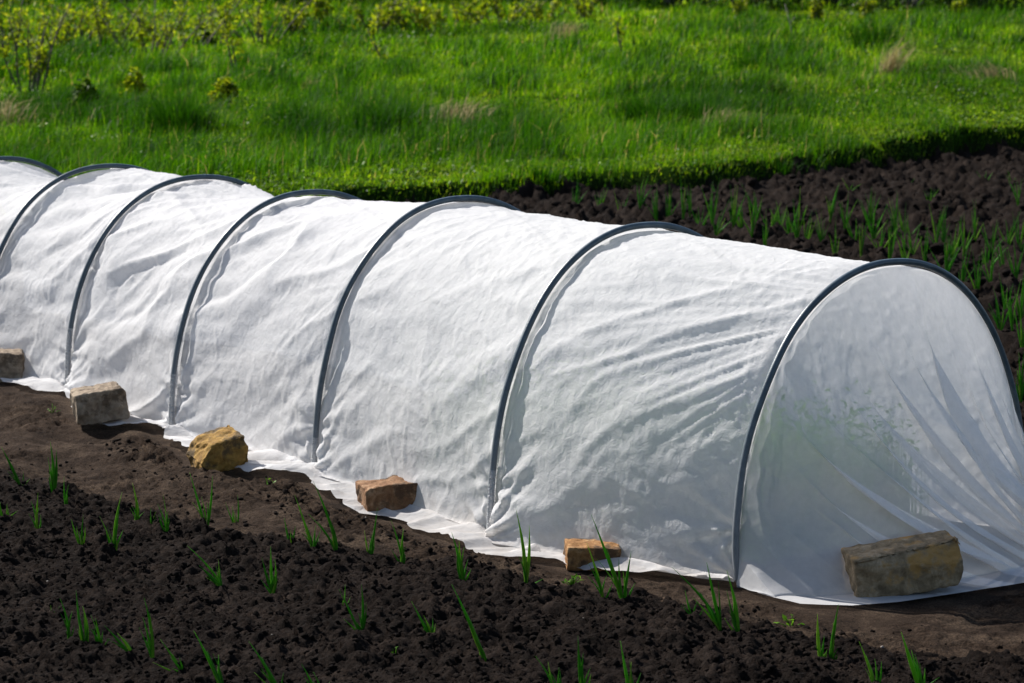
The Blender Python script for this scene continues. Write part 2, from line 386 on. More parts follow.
x, y = x[k], y[k]; z, _ = front_surface(x, y); r = .0020+.0075*rng.random(len(x))**3.2
lumps('soil_clods', x, y, z+r*.15, r, M_SOIL, 'loose crumbs and clods of dark earth on the front bed', 'soil clods')
n = 9000; y = rng.uniform(8, 23, n); x = rng.uniform(-.1, .22, n)*y; uu, vv = uv(x, y); k = (vv > 1.7) & (uu < edge_u(vv)-.05); x, y, uu, vv = x[k], y[k], uu[k], vv[k]
z = base_z(x, y)+(clods(x*.55, y*.55, 1.9, 300)/.55+.012*fbm(x*14, y*14, 3, 301, .7))+.03*np.sin(vv*2*np.pi/.45)*sst(2.5, 3.2, vv)+.05*fbm(x*2, y*2, 3, 90); r = .008+.028*rng.random(len(x))**3
lumps('soil_clods', x, y, z+r*.1, r, M_SOIL, 'coarse dark clods scattered on the bed behind the tunnel', 'soil clods')
n = 60; x = rng.uniform(-1.8, 1.8, n); y = rng.uniform(5.8, 9.3, n); uu, vv = uv(x, y); k = (vv < hem_v(uu)-.05); x, y = x[k], y[k]; z, _ = front_surface(x, y); r = .0015+.0045*rng.random(len(x))**2.5
lumps('pebbles', x, y, z+r*.3, r, M_PEBBLE, 'tiny pale pebbles and crumbs strewn over path and front bed', 'pebbles')
def back_z(x, y):
    uu, vv = uv(x, y)
    return base_z(x, y)+(clods(x*.55, y*.55, 1.9, 300)/.55+.012*fbm(x*14, y*14, 3, 301, .7))+.03*np.sin(vv*2*np.pi/.45)*sst(2.5, 3.2, vv)+.05*fbm(x*2, y*2, 3, 90)

# ------------------------------------------------------------------ the tunnel
tunnel = empty('row_cover_tunnel', (*xy(0, .6), 0))
tag(tunnel, 'long low tunnel of white fleece stretched over dark arched hoops', 'row cover')
TL = np.array(tunnel.location)
def hoop_curve(h, t, inset=0., n=HN):
    """h = (u,v,z,height); returns u,v,z along the hoop"""
    c = np.cos(t); a = HW/2-inset
    v = -a*np.sign(c)*np.abs(c)**(2/n) + HW/2 + h[1]; z = (h[3]-inset)*np.abs(np.sin(t))**(2/n) + h[2]
    return v, z
def W(u, v, z):
    x, y = xy(u, v); return np.stack([x-TL[0], y-TL[1], z-TL[2]*0+0*x], -1)
# arc-length-even parameter of the hoop
tt = np.linspace(0, np.pi, 4001); v_, z_ = hoop_curve((0, 0, 0, .855), tt)
al = np.concatenate([[0], np.cumsum(np.hypot(np.diff(v_), np.diff(z_)))]); ARC = al[-1]
def t_of(s): return np.interp(s, al, tt)

us = np.arange(HOOPS[0, 0], HOOPS[-1, 0], .0075); NA = 290; NS = 40; NB = 14
S = np.linspace(0, ARC, NA); T = t_of(S)
Hh = np.stack([np.interp(us, HOOPS[:, 0], HOOPS[:, k]) for k in range(4)], -1)
bay = np.clip(np.searchsorted(HOOPS[:, 0], us, side='right')-1, 0, 6)
near, far = us-HOOPS[bay, 0], HOOPS[bay+1, 0]-us
loose = np.array([.45, .45, .95, 1.25, 1.45, 1.5, 1.5])
LO = np.interp(us, (HOOPS[:-1, 0]+HOOPS[1:, 0])/2, loose)[:, None]
ug, sg = np.meshgrid(us, S, indexing='ij')
cc = np.clip(us/HOOPS[1, 0], 0, 1); Hh[:, 1] = np.where(us < HOOPS[1, 0], HOOPS[1, 1]+(HOOPS[0, 1]-HOOPS[1, 1])*(1-cc)**2.0, Hh[:, 1])
c = np.cos(T)[None]; sn = np.sin(T)[None]
crown = 1-.7*sst(.42*ARC, .6*ARC, sg)
lip = .018*crown*(1+.55*vn(sg*4.5, ug*2, 101)*np.minimum(LO, 1.3)+.25*vn(sg*17, ug*3, 102))
gapw = .014+.008*vn(sg*5, bay[:, None]*7.3, 103)
ins = .012 + lip*sst(.0, 1., far[:, None]/gapw)*(.45+.55*np.exp(-far[:, None]/.25)) + .010*LO*crown*np.sin(np.pi*np.clip(near/(near+far), 0, 1))[:, None] + (np.array([.0, .002, .010, .016, .022, .075, .03])[bay]*np.sin(np.pi*np.clip(near/(near+far), 0, 1))**.8)[:, None]*sst(.2*ARC, .45*ARC, sg)
a_ = HW/2-ins
vv = -a_*np.sign(c)*np.abs(c)**(2/HN) + HW/2 + Hh[:, 1:2]
zz = (Hh[:, 3:4]-ins)*np.abs(sn)**(2/HN) + Hh[:, 2:3]
# skirt on the ground, front and back
zg = Hh[:, 2]
hv = hem_v(us) + .006*vn(us*40, us*0, 104)+.016*vn(us*13, us*0, 105)
q = np.linspace(0, 1, NS, endpoint=False)[None]
sv = hv[:, None]*(1-q) + vv[:, :1]*q; sz = zg[:, None] + .004 + 0*q
qb = np.linspace(0, 1, NB+1)[1:][None]; bv = vv[:, -1:] + .12*qb; bz = zg[:, None]+.004+0*qb
Vg = np.concatenate([sv, vv, bv], 1); Zg = np.concatenate([sz, zz, bz], 1); Ug = np.repeat(us[:, None], Vg.shape[1], 1)
for _ in range(14):
    for A in (Vg, Zg): A[:, 1:-1] = np.where(np.abs(np.arange(1, A.shape[1]-1)-NS)[None] < 22, (A[:, :-2]+2*A[:, 1:-1]+A[:, 2:])/4, A[:, 1:-1])
SS = np.concatenate([(sv-vv[:, :1]), sg, ARC+.12*qb+0*bv], 1)            # cloth coordinate across
P = np.stack([Ug, Vg, Zg], -1)
du = np.gradient(P, axis=0); ds = np.gradient(P, axis=1); nrm = np.cross(ds, du); nrm /= np.linalg.norm(nrm, axis=2)[..., None]+1e-9
if nrm[50, NS+NA//2, 2] < 0: nrm = -nrm
# wrinkles: soft billows, slanting pull folds, crumple, gathers at hoops and at the feet
def rot(u, s, ang): ca, sa = math.cos(ang), math.sin(ang); return u*ca+s*sa, -u*sa+s*ca
LOg = np.interp(Ug, (HOOPS[:-1, 0]+HOOPS[1:, 0])/2, loose)
e1, e2 = rot(Ug, SS, math.radians(-28)); w1 = .05*fbm(Ug*3, SS*3, 2, 110)
D = .021*LOg**1.4*fbm(e1*1.6, (e2+w1)*4.2, 3, 111)
up_gate = sst(-.3, .5, vn(Ug*1.3+3, SS*1.6, 112))
rg = ridge(e1*1.5+.2*vn(Ug*4, SS*4, 113), (e2+w1)*8.5, 114); D += .0165*LOg**1.4*up_gate*np.clip(rg, -.2, 1)**1
e3, e4 = rot(Ug, SS, math.radians(-52)); rg = ridge(e3*2.5, (e4+w1)*14, 115); D += .0055*LOg*np.clip(rg, 0, 1)*sst(-.2, .6, vn(Ug*2.1, SS*2.3, 116))
e5, e6 = rot(Ug, SS, math.radians(20)); D += .0030*np.clip(ridge(e5*9, e6*15, 117), 0, 1)*sst(-.1, .6, vn(Ug*3.3, SS*3.1, 118))
D += .0024*fbm(Ug*16+vn(Ug*9, SS*9, 3)*.6, SS*22, 4, 119, .62)
D += .0012*np.clip(ridge(Ug*34+vn(Ug*20, SS*20, 4), SS*44, 120), 0, 1)
for kk, an, sc_a, sc_b in ((0, 35, 12, 30), (1, -60, 10, 26), (2, 80, 9, 24), (3, -15, 8, 22)):
    ea, eb = rot(Ug+.02*vn(Ug*11, SS*11, 170+kk), SS+.02*vn(Ug*12, SS*12, 174+kk), math.radians(an))
    D += .0024*np.clip(ridge(ea*sc_a*.5, eb*sc_b*.6, 178+kk)-.72, 0, 1)/.28*sst(.05, .45, vn(ea*2.6, eb*3.2, 182+kk))
# first bay: long straight folds running to the crown of the end hoop
b0 = sst(.95, .55, Ug)*sst(0, .1, Ug); f1 = (SS-.95)/(Ug*.9+.35)
D += .007*b0*np.clip(ridge(f1*9, Ug*1.1, 121), -.1, 1)*sst(.3, .7, SS)*sst(1.5, 1.1, SS)
D += .0035*b0*np.clip(ridge(f1*21, Ug*1.5, 122), 0, 1)*sst(.2, .6, SS)*sst(1.6, 1.2, SS)
mask = np.ones_like(D)
for i in range(len(HOOPS)):
    dd = Ug-HOOPS[i, 0]; m = sst(0, .05, np.abs(dd)); mask *= .12+.88*m
D *= mask
for i in range(len(HOOPS)):
    dd = Ug-HOOPS[i, 0]; side = dd < 0
    L_ = .07+.05*vn(SS*3, SS*0+i, 130)
    D += .0045*np.exp(-np.abs(dd)/np.maximum(L_, .02))*vn(SS*26+dd*4, dd*3+i*5, 131)*sst(0, .012, np.abs(dd))*min(1.3, loose[max(0, min(i, 6)-0)])
    # fan of folds from the foot of the hoop
    for (s0, kk, ph) in ((.02, 5.5, .3), (.16, 4.0, 1.1)):
        rr = np.hypot(dd, SS-s0); th = np.arctan2(SS-s0, np.abs(dd)); amp = .009*sst(0, .06, rr)*np.exp(-(rr/.20)**2)
        D += amp*np.clip(np.cos(th*kk*2+ph+i+.8*vn(rr*6, th*0+i, 132)), -.35, 1)*np.where(SS < .42, 1, 0)*sst(.42, .25, SS)
# skirt ripples
sk = sst(.03, -.05, SS); D = D*(1-sk) + sk*(.026*np.abs(vn(Ug*8+SS*9, SS*4, 133))*sst(-.3,.4,vn(Ug*2.3,Ug*0,136))+.010*np.clip(ridge(Ug*9+SS*3, SS*12, 134), 0, 1)+.004)
feet = sum(np.exp(-((Ug-hh-.02)/.13)**2) for hh in HOOPS[:, 0]); D += sk*feet*.016*np.clip(ridge(Ug*13+SS*6, SS*2.5, 137), -.1, 1)
lift = np.exp(-((SS-.0)/.06)**2)*sst(-.1, .6, vn(Ug*4, Ug*0, 135)); D += .015*lift
P = P + nrm*D[..., None]
# cloth is pulled out to the hem low down between the hoops
low = np.exp(-(np.clip(SS, 0, 9)/.16)**1.3)*(SS > -.001); mid = np.sin(np.pi*np.clip((Ug-np.interp(Ug[:, 0], us, HOOPS[bay, 0])[:, None])/np.interp(Ug[:, 0], us, (HOOPS[bay+1, 0]-HOOPS[bay, 0]))[:, None], 0, 1))
farg = np.broadcast_to(far[:, None], Ug.shape)
pull = sst(0, .05, farg)*np.exp(-(farg/.24)**2)*(.7+.5*vn(Ug*2.1, Ug*0, 160)); low2 = np.exp(-(np.clip(SS, 0, 9)/.17)**1.2)*sst(-.012, .0, SS)
th = np.arctan2(SS+.02, farg); low2 = low2*(1+.22*np.clip(ridge(th*5, farg*2, 161), -1, 1))
P[..., 1] -= .022*low*mid + .065*low2*pull
P[..., 2] = np.maximum(P[..., 2], Zg.min(1)[:, None]-.0+.0015)
grid_mesh('fleece_cover', W(P[..., 0], P[..., 1], P[..., 2]), M_CLOTH, tunnel)

# hoops, each a bent plastic pipe pushed into the ground
for i, h in enumerate(HOOPS):
    s = np.linspace(0, ARC, 150); v, z = hoop_curve(h, t_of(s))
    v = np.concatenate([[v[0]], v, [v[-1]]]); z = np.concatenate([[z[0]-.12], z, [z[-1]-.12]])
    if i == 0: v = v+.028*np.exp(-np.clip(z-h[2], 0, 9)/.07)*(v < .6)
    wob = .004*vn(np.arange(152)*.08, np.full(152, i), 140)
    pa = W(h[0]+wob, v, z); vt, fq, ft = tube(pa, .0101, 12)
    raw_mesh('hoop', vt, [fq, ft], M_PIPE, tunnel)
    if 1 <= i <= 5:
        s = np.linspace(0, [0, .20, .12, .22, .26, .2][i], 120); v, z = hoop_curve(h, t_of(s))
        pa = W(h[0]+np.interp(s, np.linspace(0, ARC, 150), wob[1:-1])-.003, v, z)
        vt, fq, ft = tube(pa, .0124, 18, lambda n, m: (.74+.26*sst(n*1., n*.45, np.arange(n)[:, None]*1.))*(1+.18*vn(np.arange(n)[:, None]*.9+np.arange(m)[None]*.15, np.arange(m)[None]*.5+i*9, 141)+.06*np.cos(np.arange(m)[None]*.7)))
        raw_mesh('sleeve', vt, fq, M_SLEEVE, tunnel)

# end panel: cloth falling from the first hoop to the ground, drawn together at the back foot
h = HOOPS[0]; nt_, nq = 1000, 200
t = t_of(np.linspace(0, ARC, nt_)); f = np.linspace(0, 1, nt_)
hv_, hz_ = hoop_curve(h, t, .013)
EH = [flat(*p, -.02) for p in [(757, 592), (775, 597), (800, 603), (850, 605), (900, 601), (960, 592), (1024, 582), (1052, 574)]]
EU = np.array([uv(p[0], p[1]) for p in EH]); fk = np.array([0, .015, .04, .08, .125, .175, .235, .30])
G = np.array([-.36, 1.0])
bu = np.interp(f, np.append(fk, [.38, 1]), np.append(EU[:, 0], [G[0], -.17])); bv_ = np.interp(f, np.append(fk, [.38, 1]), np.append(EU[:, 1], [G[1], 1.20]))
q = np.linspace(0, 1, nq)[None]; f2 = f[:, None]
# the drop reaches the ground at q=.86, then a narrow skirt lies flat
qd = np.clip(q/.90, 0, 1)
inn = .045
bu2 = bu[:, None]+.05*sst(.55, .3, f2); 
hu = h[0]-.004
skirt = np.clip((q-.90)/.10, 0, 1)
dirx = np.stack([np.full_like(bu, -1.), np.gradient(bv_)*0-.1], -1)
mv = sst(.0, .3, f2)
qd = np.clip(q/.86, 0, 1); skirt = np.clip((q-.86)/.14, 0, 1)
flatw = .13*sst(.0, .06, f2)*sst(.45, .26, f2)
Ue = hu + (bu[:, None]+flatw - hu)*qd**1.05 - flatw*skirt
Ve = hv_[:, None]+(bv_[:, None]-hv_[:, None])*qd**(1+1.05*mv*sst(1.0, .75, f2))
Ze = hz_[:, None]*(1-qd**(1-.05*mv)) + (-.022)*qd
Ze = Ze + .05*sst(.42, .55, f2)*qd**3
Pn = np.stack([Ue, Ve, Ze], -1)
FOLDS = ((.175, .016, .011, .35), (.21, .020, .010, .25), (.255, .024, .012, .2), (.30, .020, .012, .3), (.345, .018, .010, .15), (.385, .024, .011, .2), (.43, .026, .010, .12), (.475, .020, .009, .06), (.525, .034, .012, .04), (.575, .018, .009, .3), (.62, .024, .012, .1), (.68, .022, .012, .25), (.74, .030, .014, .2), (.80, .022, .012, .3), (.86, .022, .014, .35))
fp = f2+0*q
for fj, aj, wj, q0 in FOLDS:
    fc = fj+.006*np.sin(q*5+fj*40); x_ = (f2-fc)/(wj*1.7)
    fp = fp - (1.8+aj*95)*x_*np.exp(-x_**2)*wj*1.7*(.25+.75*sst(q0, q0+.6, q))*sst(.04, .4, q)
for j_ in range(nq):
    for k_ in range(3): Pn[:, j_, k_] = np.interp(fp[:, j_], f, Pn[:, j_, k_].copy())
d1 = np.gradient(Pn, axis=0); d2 = np.gradient(Pn, axis=1); nr = np.stack([-.9+0*f2*q, -.25+.5*(Pn[..., 1]-.6)*0, .30+0*f2*q], -1); nr /= np.linalg.norm(nr, axis=2)[..., None]
fw = f2+.025*vn(q*3, f2*3, 150)
wid = np.linalg.norm(np.gradient(Pn, axis=0), axis=2)*nt_/ARC
env = sst(0, .25, q)*sst(1.02, .9, q)
env = sst(.02, .4, q)*sst(.90, .80, q)
rr1 = ridge(fw*9+.3, q*.5, 151); rr2 = ridge(fw*19, q*.6, 152)
De = 0
for fj, aj, wj, q0 in FOLDS:
    fc = fj+.006*np.sin(q*5+fj*40); x_ = (f2-fc)/wj; x_ = np.where(x_ > 0, x_*1.0, x_*.45)
    De = De + aj*np.exp(-x_**2)*sst(q0-.14, q0+.35, q)*sst(.90, .82, q)
De += .05*env*sst(.12, .36, f2)*(np.clip(rr1, 0, 1)**3*.75+(.35*np.clip(rr2, -.1, 1)**2))*(.25+.75*q)*(.6+.4*np.clip(1.6-f2*1.2,0,1))
De += .016*env*np.clip(ridge(fw*40, q*1.0, 153), -.2, 1)*sst(.2, .4, f2)*q
De += .012*sst(.30, .0, f2)*sst(.35, .8, q)*np.clip(ridge(fw*17+q*1.6, q*1.6, 154), -.3, 1)*sst(.90, .82, q)
De += .007*sst(0, .08, q)*sst(.9, .8, q)*fbm(hv_[:, None]*7+Ve*5, Ze*7+Ue*3, 4, 155)
De += .004*vn(f2*60, q*6, 156)*np.exp(-q/.10)*sst(0, .02, q)
De += .014*skirt*np.abs(vn(f2*38, q*7, 157))
Pn = Pn + nr*De[..., None]
Pn[..., 2] = np.maximum(Pn[..., 2], -.024)
grid_mesh('end_panel', W(Pn[..., 0], Pn[..., 1], Pn[..., 2]), M_PANEL, tunnel)

# seedlings growing under the cover
n = 21000; u_ = rng.uniform(0, 1, n)**1.3*1.5+.12; rowv = np.clip(rng.choice([.24, .40, .6, .82], n)+rng.normal(0, .06, n), .17+.12*(u_ < .5), 1.0); x, y = xy(u_, rowv+.04)
z = tunnel_z(u_, rowv)+rng.uniform(.02, .44, n)*rng.random(n)**.6; vt, fc = leaves(np.stack([x, y, z], 1), rng.uniform(.008, .017, n), np.array([[0, 0, 1.]]))
bl, bf = blades(np.stack([x, y, z*0-.01], 1), z+.02, np.full(n, .003), rng.uniform(0, 6.28, n), np.full(n, .05))
rn = rng.random(n)
tag(raw_mesh('seedlings', np.vstack([vt, bl]), [np.vstack([fc, bf[0]+len(vt)]), bf[1]+len(vt)], M_INNER, attrs={'rnd': np.concatenate([np.repeat(rn, 4), np.repeat(rn, 5)])}),
    'green seedlings glimpsed through the fleece inside the tunnel', 'seedlings', kind='stuff')

# ------------------------------------------------------------------ the weights on the hem
def block(name, px, py, size, rz, tilt, m, lab, cuts=(), seed=0, rough=.006, zoff=-.008):
    """rough hewn block: size (length, depth, height), standing on the ground under pixel (px,py); rz in degrees from camera right"""
    import bmesh
    bm = bmesh.new(); bmesh.ops.create_cube(bm, size=1)
    bmesh.ops.scale(bm, vec=size, verts=bm.verts)
    for (pt, no) in cuts:
        co = Vector([p*s*.5 for p, s in zip(pt, size)])
        r = bmesh.ops.bisect_plane(bm, geom=bm.verts[:]+bm.edges[:]+bm.faces[:], plane_co=co, plane_no=Vector(no), clear_outer=True)
        ed = [g for g in r['geom_cut'] if isinstance(g, bmesh.types.BMEdge)]
        bmesh.ops.contextual_create(bm, geom=ed)
    bmesh.ops.bevel(bm, geom=bm.edges[:], offset=min(size)*.06, segments=2, affect='EDGES', profile=.6)
    bmesh.ops.triangulate(bm, faces=bm.faces[:])
    for _ in range(5):
        long_ = [e for e in bm.edges if e.calc_length() > .009]
        if not long_: break
        bmesh.ops.subdivide_edges(bm, edges=long_, cuts=1); bmesh.ops.triangulate(bm, faces=[f for f in bm.faces if len(f.verts) > 3])
    bm.normal_update(); co = np.array([v.co[:] for v in bm.verts]); no = np.array([v.normal[:] for v in bm.verts])
    k = seed*13.7
    d = rough*(fbm(co[:, 0]*28+k, co[:, 1]*28+co[:, 2]*31, 3, seed)+.9*fbm(co[:, 2]*60+k, co[:, 0]*70+co[:, 1]*60, 3, seed+4)*.5) - rough*.8*np.clip(vn(co[:, 0]*45+k, co[:, 2]*45+co[:, 1]*40, seed+8)-.35, 0, 1)
    co += no*d[:, None]
    for v, c_ in zip(bm.verts, co): v.co = c_
    me = bpy.data.meshes.new(name); bm.to_mesh(me); bm.free()
    for p in me.polygons: p.use_smooth = True
    me.materials.append(m); o = bpy.data.objects.new(name, me); COL.objects.link(o)
    g = flat(px, py, 0.0); uu_, vv_ = uv(g[0], g[1]); g = flat(px, py, float(tunnel_z(np.array([uu_]), np.array([vv_]))[0]))
    o.rotation_euler = (math.radians(tilt[0]), math.radians(tilt[1]), math.radians(rz))
    bpy.context.view_layer.update()
    zmin = min((o.matrix_world.to_3x3() @ v.co).z for v in me.vertices)
    o.location = (g[0], g[1], g[2]-zmin+zoff)
    tag(o, lab, 'stone', 'rough blocks weighing down the hem of the tunnel'); return o
M_ST_GREY = stone_mat('grey_limestone', (.11, .078, .045), (.24, .175, .105), (.40, .31, .21), (.33, .19, .065))
M_ST_PALE = stone_mat('pale_sandstone', (.14, .10, .07), (.25, .195, .14), (.37, .30, .22), (.11, .08, .055))
M_ST_GOLD = stone_mat('golden_sandstone', (.14, .075, .02), (.27, .155, .038), (.42, .27, .085), (.09, .06, .03))
M_ST_BROWN = stone_mat('brown_brick', (.11, .052, .025), (.20, .105, .052), (.36, .24, .145), (.08, .045, .025))
M_ST_ORANGE = stone_mat('orange_brick', (.14, .062, .022), (.25, .125, .045), (.38, .24, .12), (.09, .05, .025))

block('stone_block', 902, 593, (.30, .13, .118), 8, (6, -8), M_ST_GREY, 'largest grey stone block with ochre stains, lying in shade against the end panel',
      [((0, -1, .45), (.1, -.75, .65)), ((1, 0, 1), (1, -.1, .55)), ((1, -1, -.3), (.9, -.6, -.5)), ((-1, -1, -1), (-.5, -.5, -.9))], 1, .006)
block('brick', 592, 566, (.150, .115, .068), 4, (2, 2), M_ST_ORANGE, 'orange-brown brick on the hem between the two nearest hoops, onion leaves crossing it',
      [((-1, -1, 0), (-1, -.5, 0))], 2, .005)
block('brick', 389, 509, (.175, .125, .085), 18, (0, -4), M_ST_BROWN, 'brown brick with a pale crumbly top, right of the third nearest hoop',
      [((1, 0, .9), (.7, 0, 1)), ((-1, 0, 1), (-.9, -.2, 1))], 3, .006)
block('stone_block', 217, 470, (.165, .15, .10), 24, (6, -14), M_ST_GOLD, 'golden sandstone lump with a sloping rough top beside the fourth nearest hoop',
      [((-.9, 0, .2), (-.75, 0, .8)), ((1, 0, 1), (.8, 0, .6)), ((0, -1, -1), (0, -.8, -.9))], 4, .010)
block('stone_block', 100, 421, (.185, .13, .115), 16, (4, -8), M_ST_PALE, 'pale beige stone block with a dark front, second from the left edge',
      [((-1, 0, .9), (-.6, 0, 1)), ((1, 0, .5), (.9, 0, .5)), ((-1, -1, 0), (-.8, -.5, -.3))], 5, .007)
block('stone_block', 0, 380, (.185, .14, .115), 10, (2, 4), M_ST_PALE, 'beige stone block cut off by the left edge of the picture',
      [((1, 0, .8), (.9, 0, .6))], 6, .007)

# ------------------------------------------------------------------ onions
def onion_mesh(base, tips, wscale=1.):
    parts = []; rn = []
    for (dx, dz, dy, w) in tips:
        n = 9; s = np.linspace(0, 1, n)
        side = rng.uniform(-.006, .006); b0 = rng.uniform(-.003, .003, 2)
        path = np.stack([b0[0]+dx*(s**1.35)+side*np.sin(np.pi*s), b0[1]+dy*s**1.3, -.012+(dz+.012)*s], 1)
        r = w*wscale*(.8+.35*np.sin(np.pi*np.clip(s*.9+.12, 0, 1)))*np.clip((1-s)*2.2, .06, 1)**.8
        parts.append(tube(path, r, 7)); rn.append(np.full(n*7+2, rng.random()))
    v, f = join(parts); return v, f, np.concatenate(rn)
def onion(px, py, tips, label, group, front=True):
    g = flat(px, py, .02) if front else unproj(px, py)
    xx, yy = np.array([g[0]]), np.array([g[1]])
    z = float((front_surface(xx, yy)[0] if front else back_z(xx, yy))[0])
    g = flat(px, py, z-.004) if front else np.array([g[0], g[1], z])
    k = g[1]/FPX
    if front: tips = tips+[(px+(tips[j % len(tips)][0]-px)*rng.uniform(.3, 1.0)+rng.normal(0, 4), py-(py-tips[j % len(tips)][1])*rng.uniform(.35, .75), rng.uniform(.5, .8)) for j in range(4)]
    tp = [((tx-px)*k, (py-ty)*k*1.01, rng.uniform(-.02, .02), (.0034 if front else .0030)*w) for tx, ty, w in tips]
    v, f, rn = onion_mesh(g, tp)
    o = raw_mesh('onion_plant', v, f, M_ONION, attrs={'rnd': rn}); o.location = [float(c) for c in g]
    tag(o, label, 'onion', group); return o
